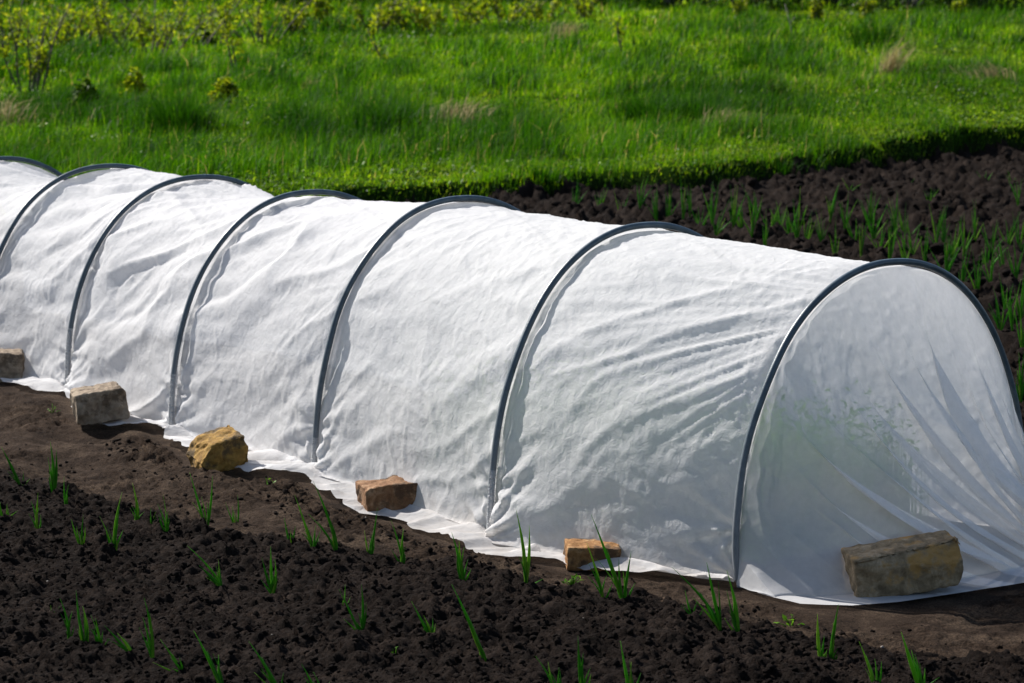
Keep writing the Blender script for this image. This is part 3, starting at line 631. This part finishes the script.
FR = [
 (22, 487, [(3, 445, 1.2), (8, 462, .8), (24, 470, .5)], 'onion shoot leaning left, at the left edge where path meets bed'),
 (54, 496, [(51, 440, 1.2), (58, 448, 1.2), (50, 470, .7)], 'upright pair of onion leaves, tallest at the far left beside the path'),
 (37, 533, [(32, 500, .9), (40, 490, .9), (36, 508, .7), (29, 512, .6)], 'small onion tuft just below the tallest left-hand pair'),
 (5, 521, [(2, 500, .9), (8, 503, .7)], 'short onion stub touching the left edge of the picture'),
 (81, 546, [(72, 518, .8), (84, 512, .7), (78, 525, .6)], 'short onion tuft in the left bed between two taller thin ones'),
 (66, 508, [(66, 474, .6), (69, 484, .5)], 'pale thin onion sprout right of the upright pair'),
 (114, 551, [(124, 490, .8), (120, 505, .8), (107, 525, .5), (101, 515, .5)], 'thin onion with one long leaf leaning right, left bed'),
 (137, 521, [(133, 481, .9), (138, 500, .7), (130, 508, .5)], 'slim onion at the path edge above the thin leaning one'),
 (152, 527, [(150, 508, .6), (155, 512, .5)], 'tiny onion sprout beside the slim one at the path edge'),
 (166, 529, [(158, 502, .6), (168, 508, .6), (163, 495, .4)], 'pale feathery onion sprout at the path edge left of the wide V'),
 (206, 530, [(189, 472, .9), (213, 474, .9)], 'onion with two leaves spread in a wide V below the golden stone'),
 (236, 528, [(226, 500, .5), (238, 492, .6), (233, 505, .5)], 'wispy pale onion right of the wide V on the path edge'),
 (223, 589, [(187, 543, .8), (200, 565, .9), (215, 566, .5), (219, 560, .5)], 'onion leaning far left with one long straight leaf in the left bed'),
 (273, 594, [(262, 555, .9), (272, 545, 1), (276, 558, .8), (279, 570, .7)], 'bunched upright onion standing alone in mid bed below the path'),
 (293, 549, [(285, 518, .8), (297, 525, .8), (289, 530, .6)], 'short onion left of the big cluster near the third hoop'),
 (313, 552, [(295, 492, .8), (303, 515, .8), (315, 525, .8), (322, 530, .7)], 'onion with a long leaf leaning left in the big cluster'),
 (337, 552, [(313, 478, 1), (326, 508, 1), (318, 520, .9), (330, 540, .7)], 'tall onion with strong leaves forming the right of the big cluster'),
 (370, 557, [(378, 506, .8), (365, 530, .6), (374, 532, .6)], 'slender onion with a leaf crossing the brown brick'),
 (402, 563, [(390, 518, .7), (404, 528, .9), (399, 540, .7), (407, 545, .6)], 'onion tuft in front of the fleece flap right of the brown brick'),
 (463, 582, [(452, 530, 1.1), (459, 540, 1.1), (464, 545, .8), (468, 560, .7)], 'dense upright onion below the second nearest hoop foot'),
 (526, 586, [(516, 505, 1.2), (530, 523, 1.2), (522, 540, .9), (545, 578, .6)], 'tall onion in front of bright fleece right of the second nearest hoop'),
 (604, 601, [(586, 540, .9), (592, 560, .8), (608, 575, .7)], 'left-hand onion of the pair crossing the orange brick'),
 (624, 604, [(590, 511, 1.1), (606, 545, 1.1), (632, 547, 1), (618, 555, .9), (622, 570, .8)], 'bushy onion right of the orange brick with one very long leaf over it'),
 (693, 619, [(684, 590, .7), (697, 600, .7), (678, 602, .6), (702, 606, .5)], 'low spreading onion left of the tall one by the end hoop'),
 (722, 630, [(670, 566, 1), (700, 590, 1), (706, 558, 1.1), (715, 600, .8)], 'tall fanned onion left of the nearest hoop foot with leaves sweeping left'),
 (740, 634, [(727, 568, 1.1), (733, 595, 1), (728, 610, .8)], 'straight onion just below the nearest hoop foot'),
 (821, 662, [(817, 612, 1.1), (825, 635, .8)], 'left onion stalk of the pair at the shaded path below the big stone'),
 (831, 660, [(838, 600, 1.1), (830, 640, .8), (836, 645, .6)], 'right onion stalk of the pair at the shaded path below the big stone'),
 (876, 690, [(858, 640, .9), (867, 655, .7), (880, 660, .7)], 'sparse thin onion at the bottom edge right of the shaded pair'),
 (921, 694, [(897, 627, 1.4), (912, 650, 1.1), (925, 668, .8), (940, 675, .7)], 'thick onion leaf rising from the bottom edge, farthest right in front'),
 (341, 613, [(325, 615, .6), (345, 585, .6), (350, 598, .6)], 'tiny tilted onion left of the three-leaved one in mid bed'),
 (362, 634, [(340, 588, .8), (363, 582, .9), (358, 612, .8)], 'three-leaved onion in the middle of the front bed'),
 (431, 636, [(411, 601, .8), (424, 614, .8), (432, 618, .7), (435, 625, .5)], 'short onion leaning left, between the three-leaved one and the long slanting one'),
 (487, 663, [(452, 580, 1.2), (466, 618, 1.2), (473, 632, 1), (480, 648, .8)], 'long slanting onion in the bottom centre, leaning left'),
 (69, 640, [(60, 598, .9), (72, 610, .8)], 'two-leaved onion at the left end of the bottom-left row'),
 (85, 644, [(76, 590, .9), (82, 605, 1), (88, 622, .8)], 'dense onion second in the bottom-left row'),
 (101, 650, [(96, 615, .8), (104, 628, .7), (90, 615, .5)], 'small onion third in the bottom-left row'),
 (133, 654, [(106, 622, .8), (118, 630, .9), (122, 645, .7)], 'onion lying almost flat to the left in the bottom-left row'),
 (153, 658, [(146, 594, 1), (151, 610, 1), (146, 640, .8)], 'upright tall onion right of the flattened one, bottom left'),
 (183, 673, [(158, 640, .8), (172, 655, .8), (180, 655, .7)], 'onion leaning left right of the upright tall one, bottom left'),
 (57, 618, [(50, 605, .5), (60, 606, .5)], 'tiny yellowish onion sprout left of the bottom-left row'),
 (223, 689, [(194, 630, 1.1), (206, 650, 1), (219, 655, .9)], 'onion with thick leaves at the bottom edge leaning left'),
 (283, 704, [(248, 637, 1.1), (262, 655, 1), (285, 670, .8)], 'pair of long onion leaves slanting up from the bottom edge'),
 (322, 704, [(303, 660, .8), (312, 672, .7), (330, 680, .7)], 'low onion at the bottom edge right of the long slanting pair'),
 (583, 700, [(578, 632, 1), (583, 650, 1), (590, 672, .8)], 'upright onion cut by the bottom edge, centre right'),
 (556, 694, [(536, 656, .7), (548, 662, .7), (560, 668, .6)], 'pale small onion beside the upright one at the bottom edge'),
 (634, 704, [(621, 640, 1), (630, 660, .9), (640, 672, .8)], 'onion rising from the bottom edge, right of the upright one'),
]
for px, py, tips, lab in FR: onion(px, py, tips, lab, 'young onions in the front bed')
BK = [(575, 212), (600, 215), (621, 218), (640, 224), (657, 227), (668, 228), (683, 238), (700, 236), (712, 242), (716, 247), (733, 244), (742, 240), (752, 250), (757, 228), (780, 238), (790, 246), (797, 252), (806, 248), (822, 250),
      (845, 246), (855, 252), (861, 262), (873, 250), (880, 258), (889, 268), (895, 252), (905, 245), (912, 262), (936, 258), (944, 250), (951, 268), (958, 256), (963, 262), (975, 250), (986, 268), (991, 262), (1003, 272), (1008, 252), (1019, 262),
      (640, 205), (716, 205), (850, 198), (905, 193), (985, 195), (1012, 185), (930, 215), (1018, 220), (765, 262), (835, 262), (905, 275), (945, 282), (962, 292), (978, 300), (991, 295), (1015, 300), (1005, 322), (1012, 345), (1000, 335), (1020, 325), (1021, 400),
      (925, 268), (870, 238), (830, 236), (770, 240), (690, 222), (1022, 355)]
BIG = {(683, 238), (752, 250), (797, 252), (889, 268), (712, 242), (986, 268), (855, 252)}
for k, (px, py) in enumerate(BK):
    H0 = (28 if py < 225 else 34) + (py-200)*.12; n = rng.integers(5, 9); big = 1.25 if (px, py) in BIG else 1.
    if py < 208: H0 *= .55; n = 3
    tips = [(px+rng.normal(0, 7.5), py-H0*big*rng.uniform(.45, 1.1), rng.uniform(.8, 1.3)) for _ in range(n)]
    where = ('sparse low onion tuft near the grass bank behind the tunnel' if py < 208 else
             'onion tuft in the right-hand rows beyond the end hoop' if px > 925 else
             'onion tuft in the dense row behind the tunnel')
    onion(px, py, tips, where, 'young onions in the far bed, '+('near the bank' if py < 208 else 'right-hand rows' if px > 925 else 'dense row'), False)

# a few tiny weeds along the hem
def weed(px, py, n, size, spread, lab, m=M_WEED, front=True, name='weed', cat='weed', hgt=.03):
    g = flat(px, py, .0) if front else unproj(px, py)
    z = float(front_surface(np.array([g[0]]), np.array([g[1]]))[0][0]) if front else g[2]
    pos = np.stack([rng.normal(0, spread, n), rng.normal(0, spread, n), rng.uniform(.2, 1, n)*hgt], 1)
    pos[:, 2] *= np.clip(1.2-np.hypot(pos[:, 0], pos[:, 1])/(spread*3), .2, 1)
    v, f = leaves(pos, size*rng.uniform(.6, 1.2, n), np.array([[0, 0, 1.]]))
    st = []
    for p in pos[::max(1, n//14)]: st.append(tube(np.array([[p[0]*.1, p[1]*.1, -.01], [p[0]*.6, p[1]*.6, p[2]*.6], p]), np.array([.0018, .0013, .0008])*(1 if front else 3), 4))
    sv_, sf = join(st); r = rng.random(n)
    o = raw_mesh(name, np.vstack([v, sv_]), [np.vstack([f, sf[0]+len(v)]), sf[1]+len(v)], m, attrs={'rnd': np.concatenate([np.repeat(r, 4), np.full(len(sv_), .4)])})
    o.location = (float(g[0]), float(g[1]), z); tag(o, lab, cat); return o
weed(573, 584, 14, .008, .015, 'tiny yellow-green weed at the hem left of the orange brick')
weed(793, 612, 9, .012, .015, 'small round-leaved weed in the shade under the end panel')
weed(238, 456, 0+6, .006, .008, 'tiny weed between hem and golden stone') if False else None
weed(268, 490, 8, .007, .012, 'tiny weed on the path right of the golden stone')
weed(53, 425, 8, .007, .01, 'tiny yellow weed on the path left of the pale beige stone')
weed(395, 660, 7, .005, .01, 'tiny pale weed sprout on the bed near the bottom centre')

# ------------------------------------------------------------------ meadow
def scatter(n, y0, y1, pw, half=.235):
    y = y0+(y1-y0)*rng.random(n)**pw; x = rng.uniform(-half, half, n)*y+rng.uniform(-.5, .5, n); return x, y
def meadow(n, y0, y1, pw, hmin, hmax, w0, w1, name, lab, m=M_GRASS, half=.235, gate=None, bias=0.):
    x, y = scatter(n, y0, y1, pw, half); u_, v_ = uv(x, y); e = u_-edge_u(v_)
    k = (e > .02) & ((rng.random(len(x)) < .35+.65*sst(-.35, .25, fbm(x*.9, y*.9, 3, 200))))
    if gate is not None: k &= gate(x, y, e)
    x, y, e = x[k], y[k], e[k]; n = len(x)
    cl = fbm(x*.55, y*.4, 3, 201); c2 = vn(x*2.2, y*1.6, 203)
    edge = sst(.0, 2.2, e)
    c3 = fbm(x*1.5+9, y*.9, 3, 207); h = (hmin+(hmax-hmin)*rng.random(n)**1.4)*(.5+.5*edge)*(1+.6*np.clip(cl*1.8, -.7, 1)+.9*sst(.05, .45, c3)-.3*sst(-.1, -.4, c3))
    w = np.interp(y, [18, 60], [w0, w1])*rng.uniform(.6, 1.3, n)
    z = base_z(x, y)-.01
    az = rng.normal(-.3, 1.3, n); bend = np.abs(rng.normal(.35, .35, n))
    v, f = blades(np.stack([x, y, z], 1), h, w, az, bend)
    r = np.clip(rng.normal(.45, .2, n)-.25*sst(.0, .45, c3)+.2*sst(-.05, -.4, c3)+.25*(-cl)+.18*(1-edge)+.12*sst(25, 45, y)+bias, 0, .955)
    st = rng.random(n) < .012+.02*sst(.2, .6, vn(x*.7, y*.7, 204)); r[st] = 1
    return tag(raw_mesh(name, v, f, m, smooth=True, attrs={'rnd': np.repeat(r, 5)}), lab, 'grass', kind='stuff')
meadow(330000, 16, 32, 1.0, .05, .17, .006, .008, 'grass', 'fresh green meadow grass nearest the garden')
meadow(280000, 28, 56, 1.2, .06, .21, .010, .026, 'grass', 'taller meadow grass farther back beneath the saplings', bias=.05)
# low leafy cover on the bank
n = 150000; x, y = scatter(n, 15, 32, .9); u_, v_ = uv(x, y); e = u_-edge_u(v_)
k = (e > .05) & (rng.random(n) < np.exp(-np.clip(e, 0, 99)/1.6)*.95+.08) & (rng.random(n) < .3+.7*sst(-.3, .3, fbm(x*1.3, y*1.3, 3, 210))); x, y, e = x[k], y[k], e[k]
z = base_z(x, y)+rng.random(len(x))**1.5*(.05+.07*sst(-.2, .6, vn(x*2, y*2, 211)))*sst(-.1, .2, e)+.005
v, f = leaves(np.stack([x, y, z], 1), rng.uniform(.009, .026, len(x)), np.array([[0, 0, 1.]])); r = np.clip(rng.normal(.5, .25, len(x)), 0, 1)
tag(raw_mesh('ground_cover', v, f, M_COVER, attrs={'rnd': np.repeat(r, 4)}), 'low yellow-green leafy weeds covering the bank along the bed', 'ground cover', kind='stuff')

n = 120000; x, y = scatter(n, 19, 50, 1.1); u_, v_ = uv(x, y); e = u_-edge_u(v_)
k = (e > 1.2) & (rng.random(n) < sst(.12, .42, fbm(x*.8+5, y*.55, 4, 220))); x, y = x[k], y[k]
z = base_z(x, y)+rng.random(len(x))*(.10+.16*rng.random(len(x)))+.01
v, f = leaves(np.stack([x, y, z], 1), np.interp(y, [19, 50], [.015, .035])*rng.uniform(.6, 1.2, len(x)), np.array([[0, 0, .6]])); r_n = np.clip(rng.normal(.45, .3, len(x)), 0, 1)
tag(raw_mesh('meadow_herbs', v, f, M_COVER, attrs={'rnd': np.repeat(r_n, 4)}), 'patches of small leafy herbs mixed through the meadow grass', 'meadow herbs', kind='stuff')

def tuft(px, py, n, h, spread, m, lab, name='grass_tuft', cat='grass tuft', w=.008, rb=.15, lean=None):
    g = unproj(px, py); pos = np.stack([rng.normal(0, spread, n), rng.normal(0, spread*.7, n), np.full(n, -.02)], 1)
    az = np.arctan2(pos[:, 1], pos[:, 0])+rng.normal(0, .5, n) if lean is None else rng.normal(lean, .5, n)
    v, f = blades(pos, h*rng.uniform(.5, 1.1, n), np.full(n, w)*rng.uniform(.6, 1.2, n), az, np.abs(rng.normal(.35, .2, n)) if lean is None else np.abs(rng.normal(.9, .45, n)))
    o = raw_mesh(name, v, f, m, attrs={'rnd': np.repeat(np.clip(rng.normal(rb-.05, .12, n), 0, .95), 5)}); o.location = [float(c_) for c_ in g]; tag(o, lab, cat, 'grass tufts standing out of the meadow'); return o
for a in [(180, 138, 700, .50, .13, M_GRASS, 'dark green grass tuft behind the second and third hoops from the left'),
          (650, 128, 600, .40, .15, M_GRASS, 'dark grass tuft in the middle distance above the second nearest hoop'),
          (690, 127, 600, .38, .16, M_GRASS, 'dark grass tuft touching the right of another above the second nearest hoop'),
          (385, 130, 500, .36, .15, M_GRASS, 'low brownish-green clump above the fifth hoop'),
          (760, 78, 400, .45, .14, M_GRASS, 'small dark tuft in the bright meadow, right of centre'),
          (874, 52, 500, .62, .18, M_GRASS, 'dark round tuft far back at the right'),
          (540, 178, 200, .14, .09, M_GRASS, 'bluish grass tuft by the bank edge above the bed'),
          (782, 176, 120, .20, .07, M_GRASS, 'blue-green upright tuft on the bank edge at the right of centre')]:
    tuft(*a)
for a in [(882, 84, 110, .75, .06, 'straw-coloured dry tuft leaning right in the right-hand meadow', .2), (1000, 90, 130, .5, .12, 'wide buff dry tuft at the right edge', 2.8),
          (715, 131, 120, .32, .09, 'small dead straw wisp on the short grass right of centre', .3), (300, 95, 200, .28, .13, 'flattened pale straw patch above the fourth hoop', .1),
          (455, 130, 140, .42, .13, 'thin straw stalks standing above the fifth hoop', 1.0), (5, 130, 90, .45, .1, 'dry stalks at the left edge of the meadow', 1.), (560, 45, 120, .55, .1, 'faded dry stems far back at the centre', .5)]:
    tuft(a[0], a[1], a[2], a[3], a[4], M_STRAW, a[5], 'dry_grass_tuft', 'dry grass', .010, .7, a[6])
for a in [(85, 112, 420, .05, .11, 'broad-leaved weed clump in the meadow at the far left'), (225, 112, 460, .05, .12, 'rounded broad-leaved weed clump right of the dark tuft'),
          (135, 100, 320, .04, .10, 'low broad-leaved weed between two larger clumps'), (205, 52, 420, .06, .11, 'leafy weed patch below the saplings at the left')]:
    weed(a[0], a[1], a[2], a[3], a[4]*.65, a[5], M_COVER if a[0] in (85, 205) else M_YELLOW, False, 'weed_clump', 'weed', .34)

# saplings with new yellow leaves
def sapling(px, py, toppx, lean, nl, spread, lab, m=M_YELLOW, ls=.032, stems=4, name='sapling', grp='young saplings coming into leaf'):
    g = unproj(px, py); Hm = (py-toppx)*g[1]/FPX; root = empty(name, g); tag(root, lab, 'sapling' if name == 'sapling' else 'bush', grp)
    parts = []; pts = []
    for s in range(stems):
        a = rng.uniform(0, 6.28); o = np.array([math.cos(a), math.sin(a)*.7])*spread*rng.uniform(.1, .8); hh = Hm*rng.uniform(.65, 1.05)
        o = o*(2.5 if name == 'sapling' and nl > 150 else 1); q = np.linspace(0, 1, 8); pa = np.stack([o[0]*(.25+.75*q)+lean*hh*q**1.3+.02*np.sin(q*6+s), o[1]*(.25+.75*q), -.02+hh*q], 1)
        parts.append(tube(pa, np.interp(q, [0, 1], [.014, .005]), 5))
        for b in range(5):
            q0 = rng.uniform(.25, .95); p0 = np.array([np.interp(q0, q, pa[:, i]) for i in range(3)]); a2 = rng.uniform(0, 6.28)
            p1 = p0+np.array([math.cos(a2)*.7, math.sin(a2)*.7, .8])*hh*.18*rng.uniform(.5, 1.2); parts.append(tube(np.array([p0, (p0+p1)/2+[0, 0, .01], p1]), np.array([.004, .003, .002]), 4))
            pts += [p0+(p1-p0)*t_ for t_ in rng.uniform(.2, 1.1, 5)]
        pts += [np.array([np.interp(t_, q, pa[:, i]) for i in range(3)]) for t_ in rng.uniform(.3, 1., 8)]
    v, f = join(parts); raw_mesh('trunk', v, f, M_BARK, root)
    pts = np.array(pts); nl = int(nl*1.5); pos = pts[rng.integers(0, len(pts), nl)]+rng.normal(0, .035+.02*(name != 'sapling'), (nl, 3))
    v, f = leaves(pos, ls*rng.uniform(.5, 1.2, nl)); raw_mesh('foliage', v, f, m, root, attrs={'rnd': np.repeat(np.clip(rng.normal(.5, .25, nl), 0, 1), 4)})
    return root
SP = [(12, 62, -6, .05, 260, .5, 'yellow-leaved sapling at the left corner of the meadow'), (30, 95, 0, .08, 300, .35, 'tall thin sapling with a bare stem near the left edge'),
      (52, 58, -4, .0, 300, .5, 'bushy yellow sapling right of the corner one'), (78, 48, 4, .0, 220, .4, 'low yellow sapling behind the bushy one'),
      (100, 56, -2, -.05, 340, .55, 'densest yellow sapling of the left group'), (128, 46, 2, .0, 220, .4, 'slim yellow sapling right of the densest one'),
      (150, 62, 2, .05, 240, .45, 'sapling with scattered yellow leaves above the broad-leaved weeds'), (186, 54, -6, .0, 280, .5, 'yellow sapling above the leafy weed patch'),
      (212, 48, 4, .0, 160, .35, 'short yellow sapling between two taller ones'), (235, 88, -4, -.05, 120, .25, 'nearly bare tall sapling stem above the fourth hoop'),
      (262, 44, -6, .0, 240, .5, 'yellow sapling just right of the nearly bare stem'), (290, 40, 2, .0, 150, .4, 'sparse sapling far back left of centre'),
      (322, 36, -4, .0, 120, .4, 'faint sapling far back above the fourth hoop'), (385, 76, 8, -.32, 36, .10, 'bare slanting twiggy sapling above the fifth hoop'),
      (372, 36, -6, .0, 260, .45, 'yellow sapling beside the dark stem'), (400, 34, -8, .0, 120, .12, 'dark-stemmed upright sapling left of centre'),
      (430, 36, -4, .0, 260, .45, 'yellow sapling right of the dark stem'), (462, 30, -6, .0, 260, .45, 'yellow sapling at the top centre'),
      (500, 30, -6, .0, 220, .45, 'round yellow sapling at the top just past centre'), (540, 26, -6, .0, 180, .4, 'small yellow sapling at the top edge right of centre'),
      (585, 22, -6, .0, 140, .4, 'thin-leaved sapling at the top edge before the dark brush'), (620, 56, 10, .0, 40, .1, 'lone thin stem in the meadow right of centre'),
      (740, 22, -4, .0, 150, .3, 'small yellow sapling in front of the dark brush'), (815, 22, -4, .0, 150, .3, 'yellow-green sapling in front of dark brush, second from its left'),
      (868, 20, -4, .0, 140, .3, 'leafy sapling in front of the dark brush above the dark round tuft'), (960, 20, -4, .0, 100, .3, 'thin sapling in front of the dark brush at the right')]
for k, a in enumerate(SP):
    sapling(*a, stems=2 if a[4] < 140 else 10, ls=.042 if a[1] > 40 else .055)
# dark brush closing the meadow
for k in range(15):
    px = -30+k*78; d = 51+rng.uniform(-1, 2)+(3 if px < 560 else 0); x = (px-512)/FPX*d; z = float(base_z(np.array([x]), np.array([d]))[0])
    root = empty('bush', (x, d, z-.05)); nl = 2600; Hb = rng.uniform(1.6, 2.6)
    tag(root, 'dark twiggy bush in the row closing the far end of the meadow', 'bush', 'dark bushes along the far end of the meadow')
    parts = []
    for s in range(12):
        a = rng.uniform(0, 6.28); q = np.linspace(0, 1, 6); r_ = rng.uniform(.3, 1.3)
        parts.append(tube(np.stack([math.cos(a)*r_*q, math.sin(a)*r_*q*.7, Hb*q*rng.uniform(.6, 1)], 1), np.interp(q, [0, 1], [.025, .006]), 5))
    v, f = join(parts); raw_mesh('trunk', v, f, M_BARK if k % 3 else M_TWIG, root)
    a = rng.uniform(0, 6.28, nl); r_ = rng.random(nl)**.5*(1.25+.3*np.sin(a*3+k)); zz_ = rng.random(nl)**.8*Hb
    r_ *= np.sqrt(np.clip(1-(zz_/Hb-.4)**2/.5, .1, 1)); pos = np.stack([np.cos(a)*r_, np.sin(a)*r_*.8, zz_], 1); pos += .18*np.stack([vn(pos[:, 0]*3, pos[:, 2]*3, k), vn(pos[:, 1]*3, pos[:, 2]*3, k+3), 0*a], 1)
    v, f = leaves(pos, rng.uniform(.04, .09, nl)); raw_mesh('foliage', v, f, M_BUSH, root, attrs={'rnd': np.repeat(np.clip(rng.normal(.35, .25, nl), 0, 1), 4)})
# dry stick standing in the meadow
g = unproj(793, 40); v, f = join([tube(np.array([[0, 0, -.02], [-.05, 0, .25], [-.13, 0, .55]]), np.array([.012, .009, .005]), 6), tube(np.array([[-.05, 0, .25], [.03, 0, .36]]), np.array([.006, .004]), 5)])
o = raw_mesh('dead_stick', v, f, M_TWIG); o.location = [float(c_) for c_ in g]; tag(o, 'pale dead stick standing upright in the far meadow', 'stick')
g = flat(62, 410); g = flat(66, 415)
v, f = join([tube(np.array([[-.02, 0, .012], [0, .008, .016], [.025, .016, .012]]), np.array([.004, .005, .003]), 6)])
o = raw_mesh('wood_chip', v, f, M_PEBBLE); o.location = [float(g[0]), float(g[1]), .02]; tag(o, 'small pale chip of wood on the earth left of the pale beige stone', 'wood chip')

# ------------------------------------------------------------------ light, sky, camera
EL, AZ = math.radians(40), YAW+math.radians(11)
sd = Vector((-math.sin(AZ)*math.cos(EL), math.cos(AZ)*math.cos(EL), math.sin(EL)))
L = bpy.data.lights.new('sun', 'SUN'); L.energy = 4.9; L.angle = math.radians(.5); L.color = (1, .965, .91)
lo = bpy.data.objects.new('sun', L); COL.objects.link(lo); lo.rotation_euler = sd.to_track_quat('Z', 'Y').to_euler()
w = bpy.data.worlds.new('World'); SC.world = w; w.use_nodes = True; nt = w.node_tree
sky = nt.nodes.new('ShaderNodeTexSky'); sky.sky_type = 'NISHITA'; sky.sun_disc = False; sky.sun_elevation = EL; sky.sun_rotation = -AZ; sky.dust_density = 1.3; sky.ozone_density = 1.1
bg = nt.nodes['Background']; bg.inputs[1].default_value = .08; nt.links.new(sky.outputs[0], bg.inputs[0])
cam = bpy.data.cameras.new('camera'); cam.sensor_width = 36; cam.lens = FPX*36/1024; cam.clip_end = 4000; cam.clip_start = .1
cam.dof.use_dof = True; cam.dof.focus_distance = 7.2; cam.dof.aperture_fstop = 9
co = bpy.data.objects.new('camera', cam); COL.objects.link(co); co.location = (0, 0, CH); co.rotation_euler = (math.pi/2-PITCH, 0, 0); SC.camera = co
vs = SC.view_settings; vs.view_transform = 'Standard'; vs.look = 'None'; vs.exposure = .92; vs.gamma = 1
SC.render.engine = 'CYCLES'; SC.cycles.max_bounces = 8; SC.cycles.transparent_max_bounces = 12
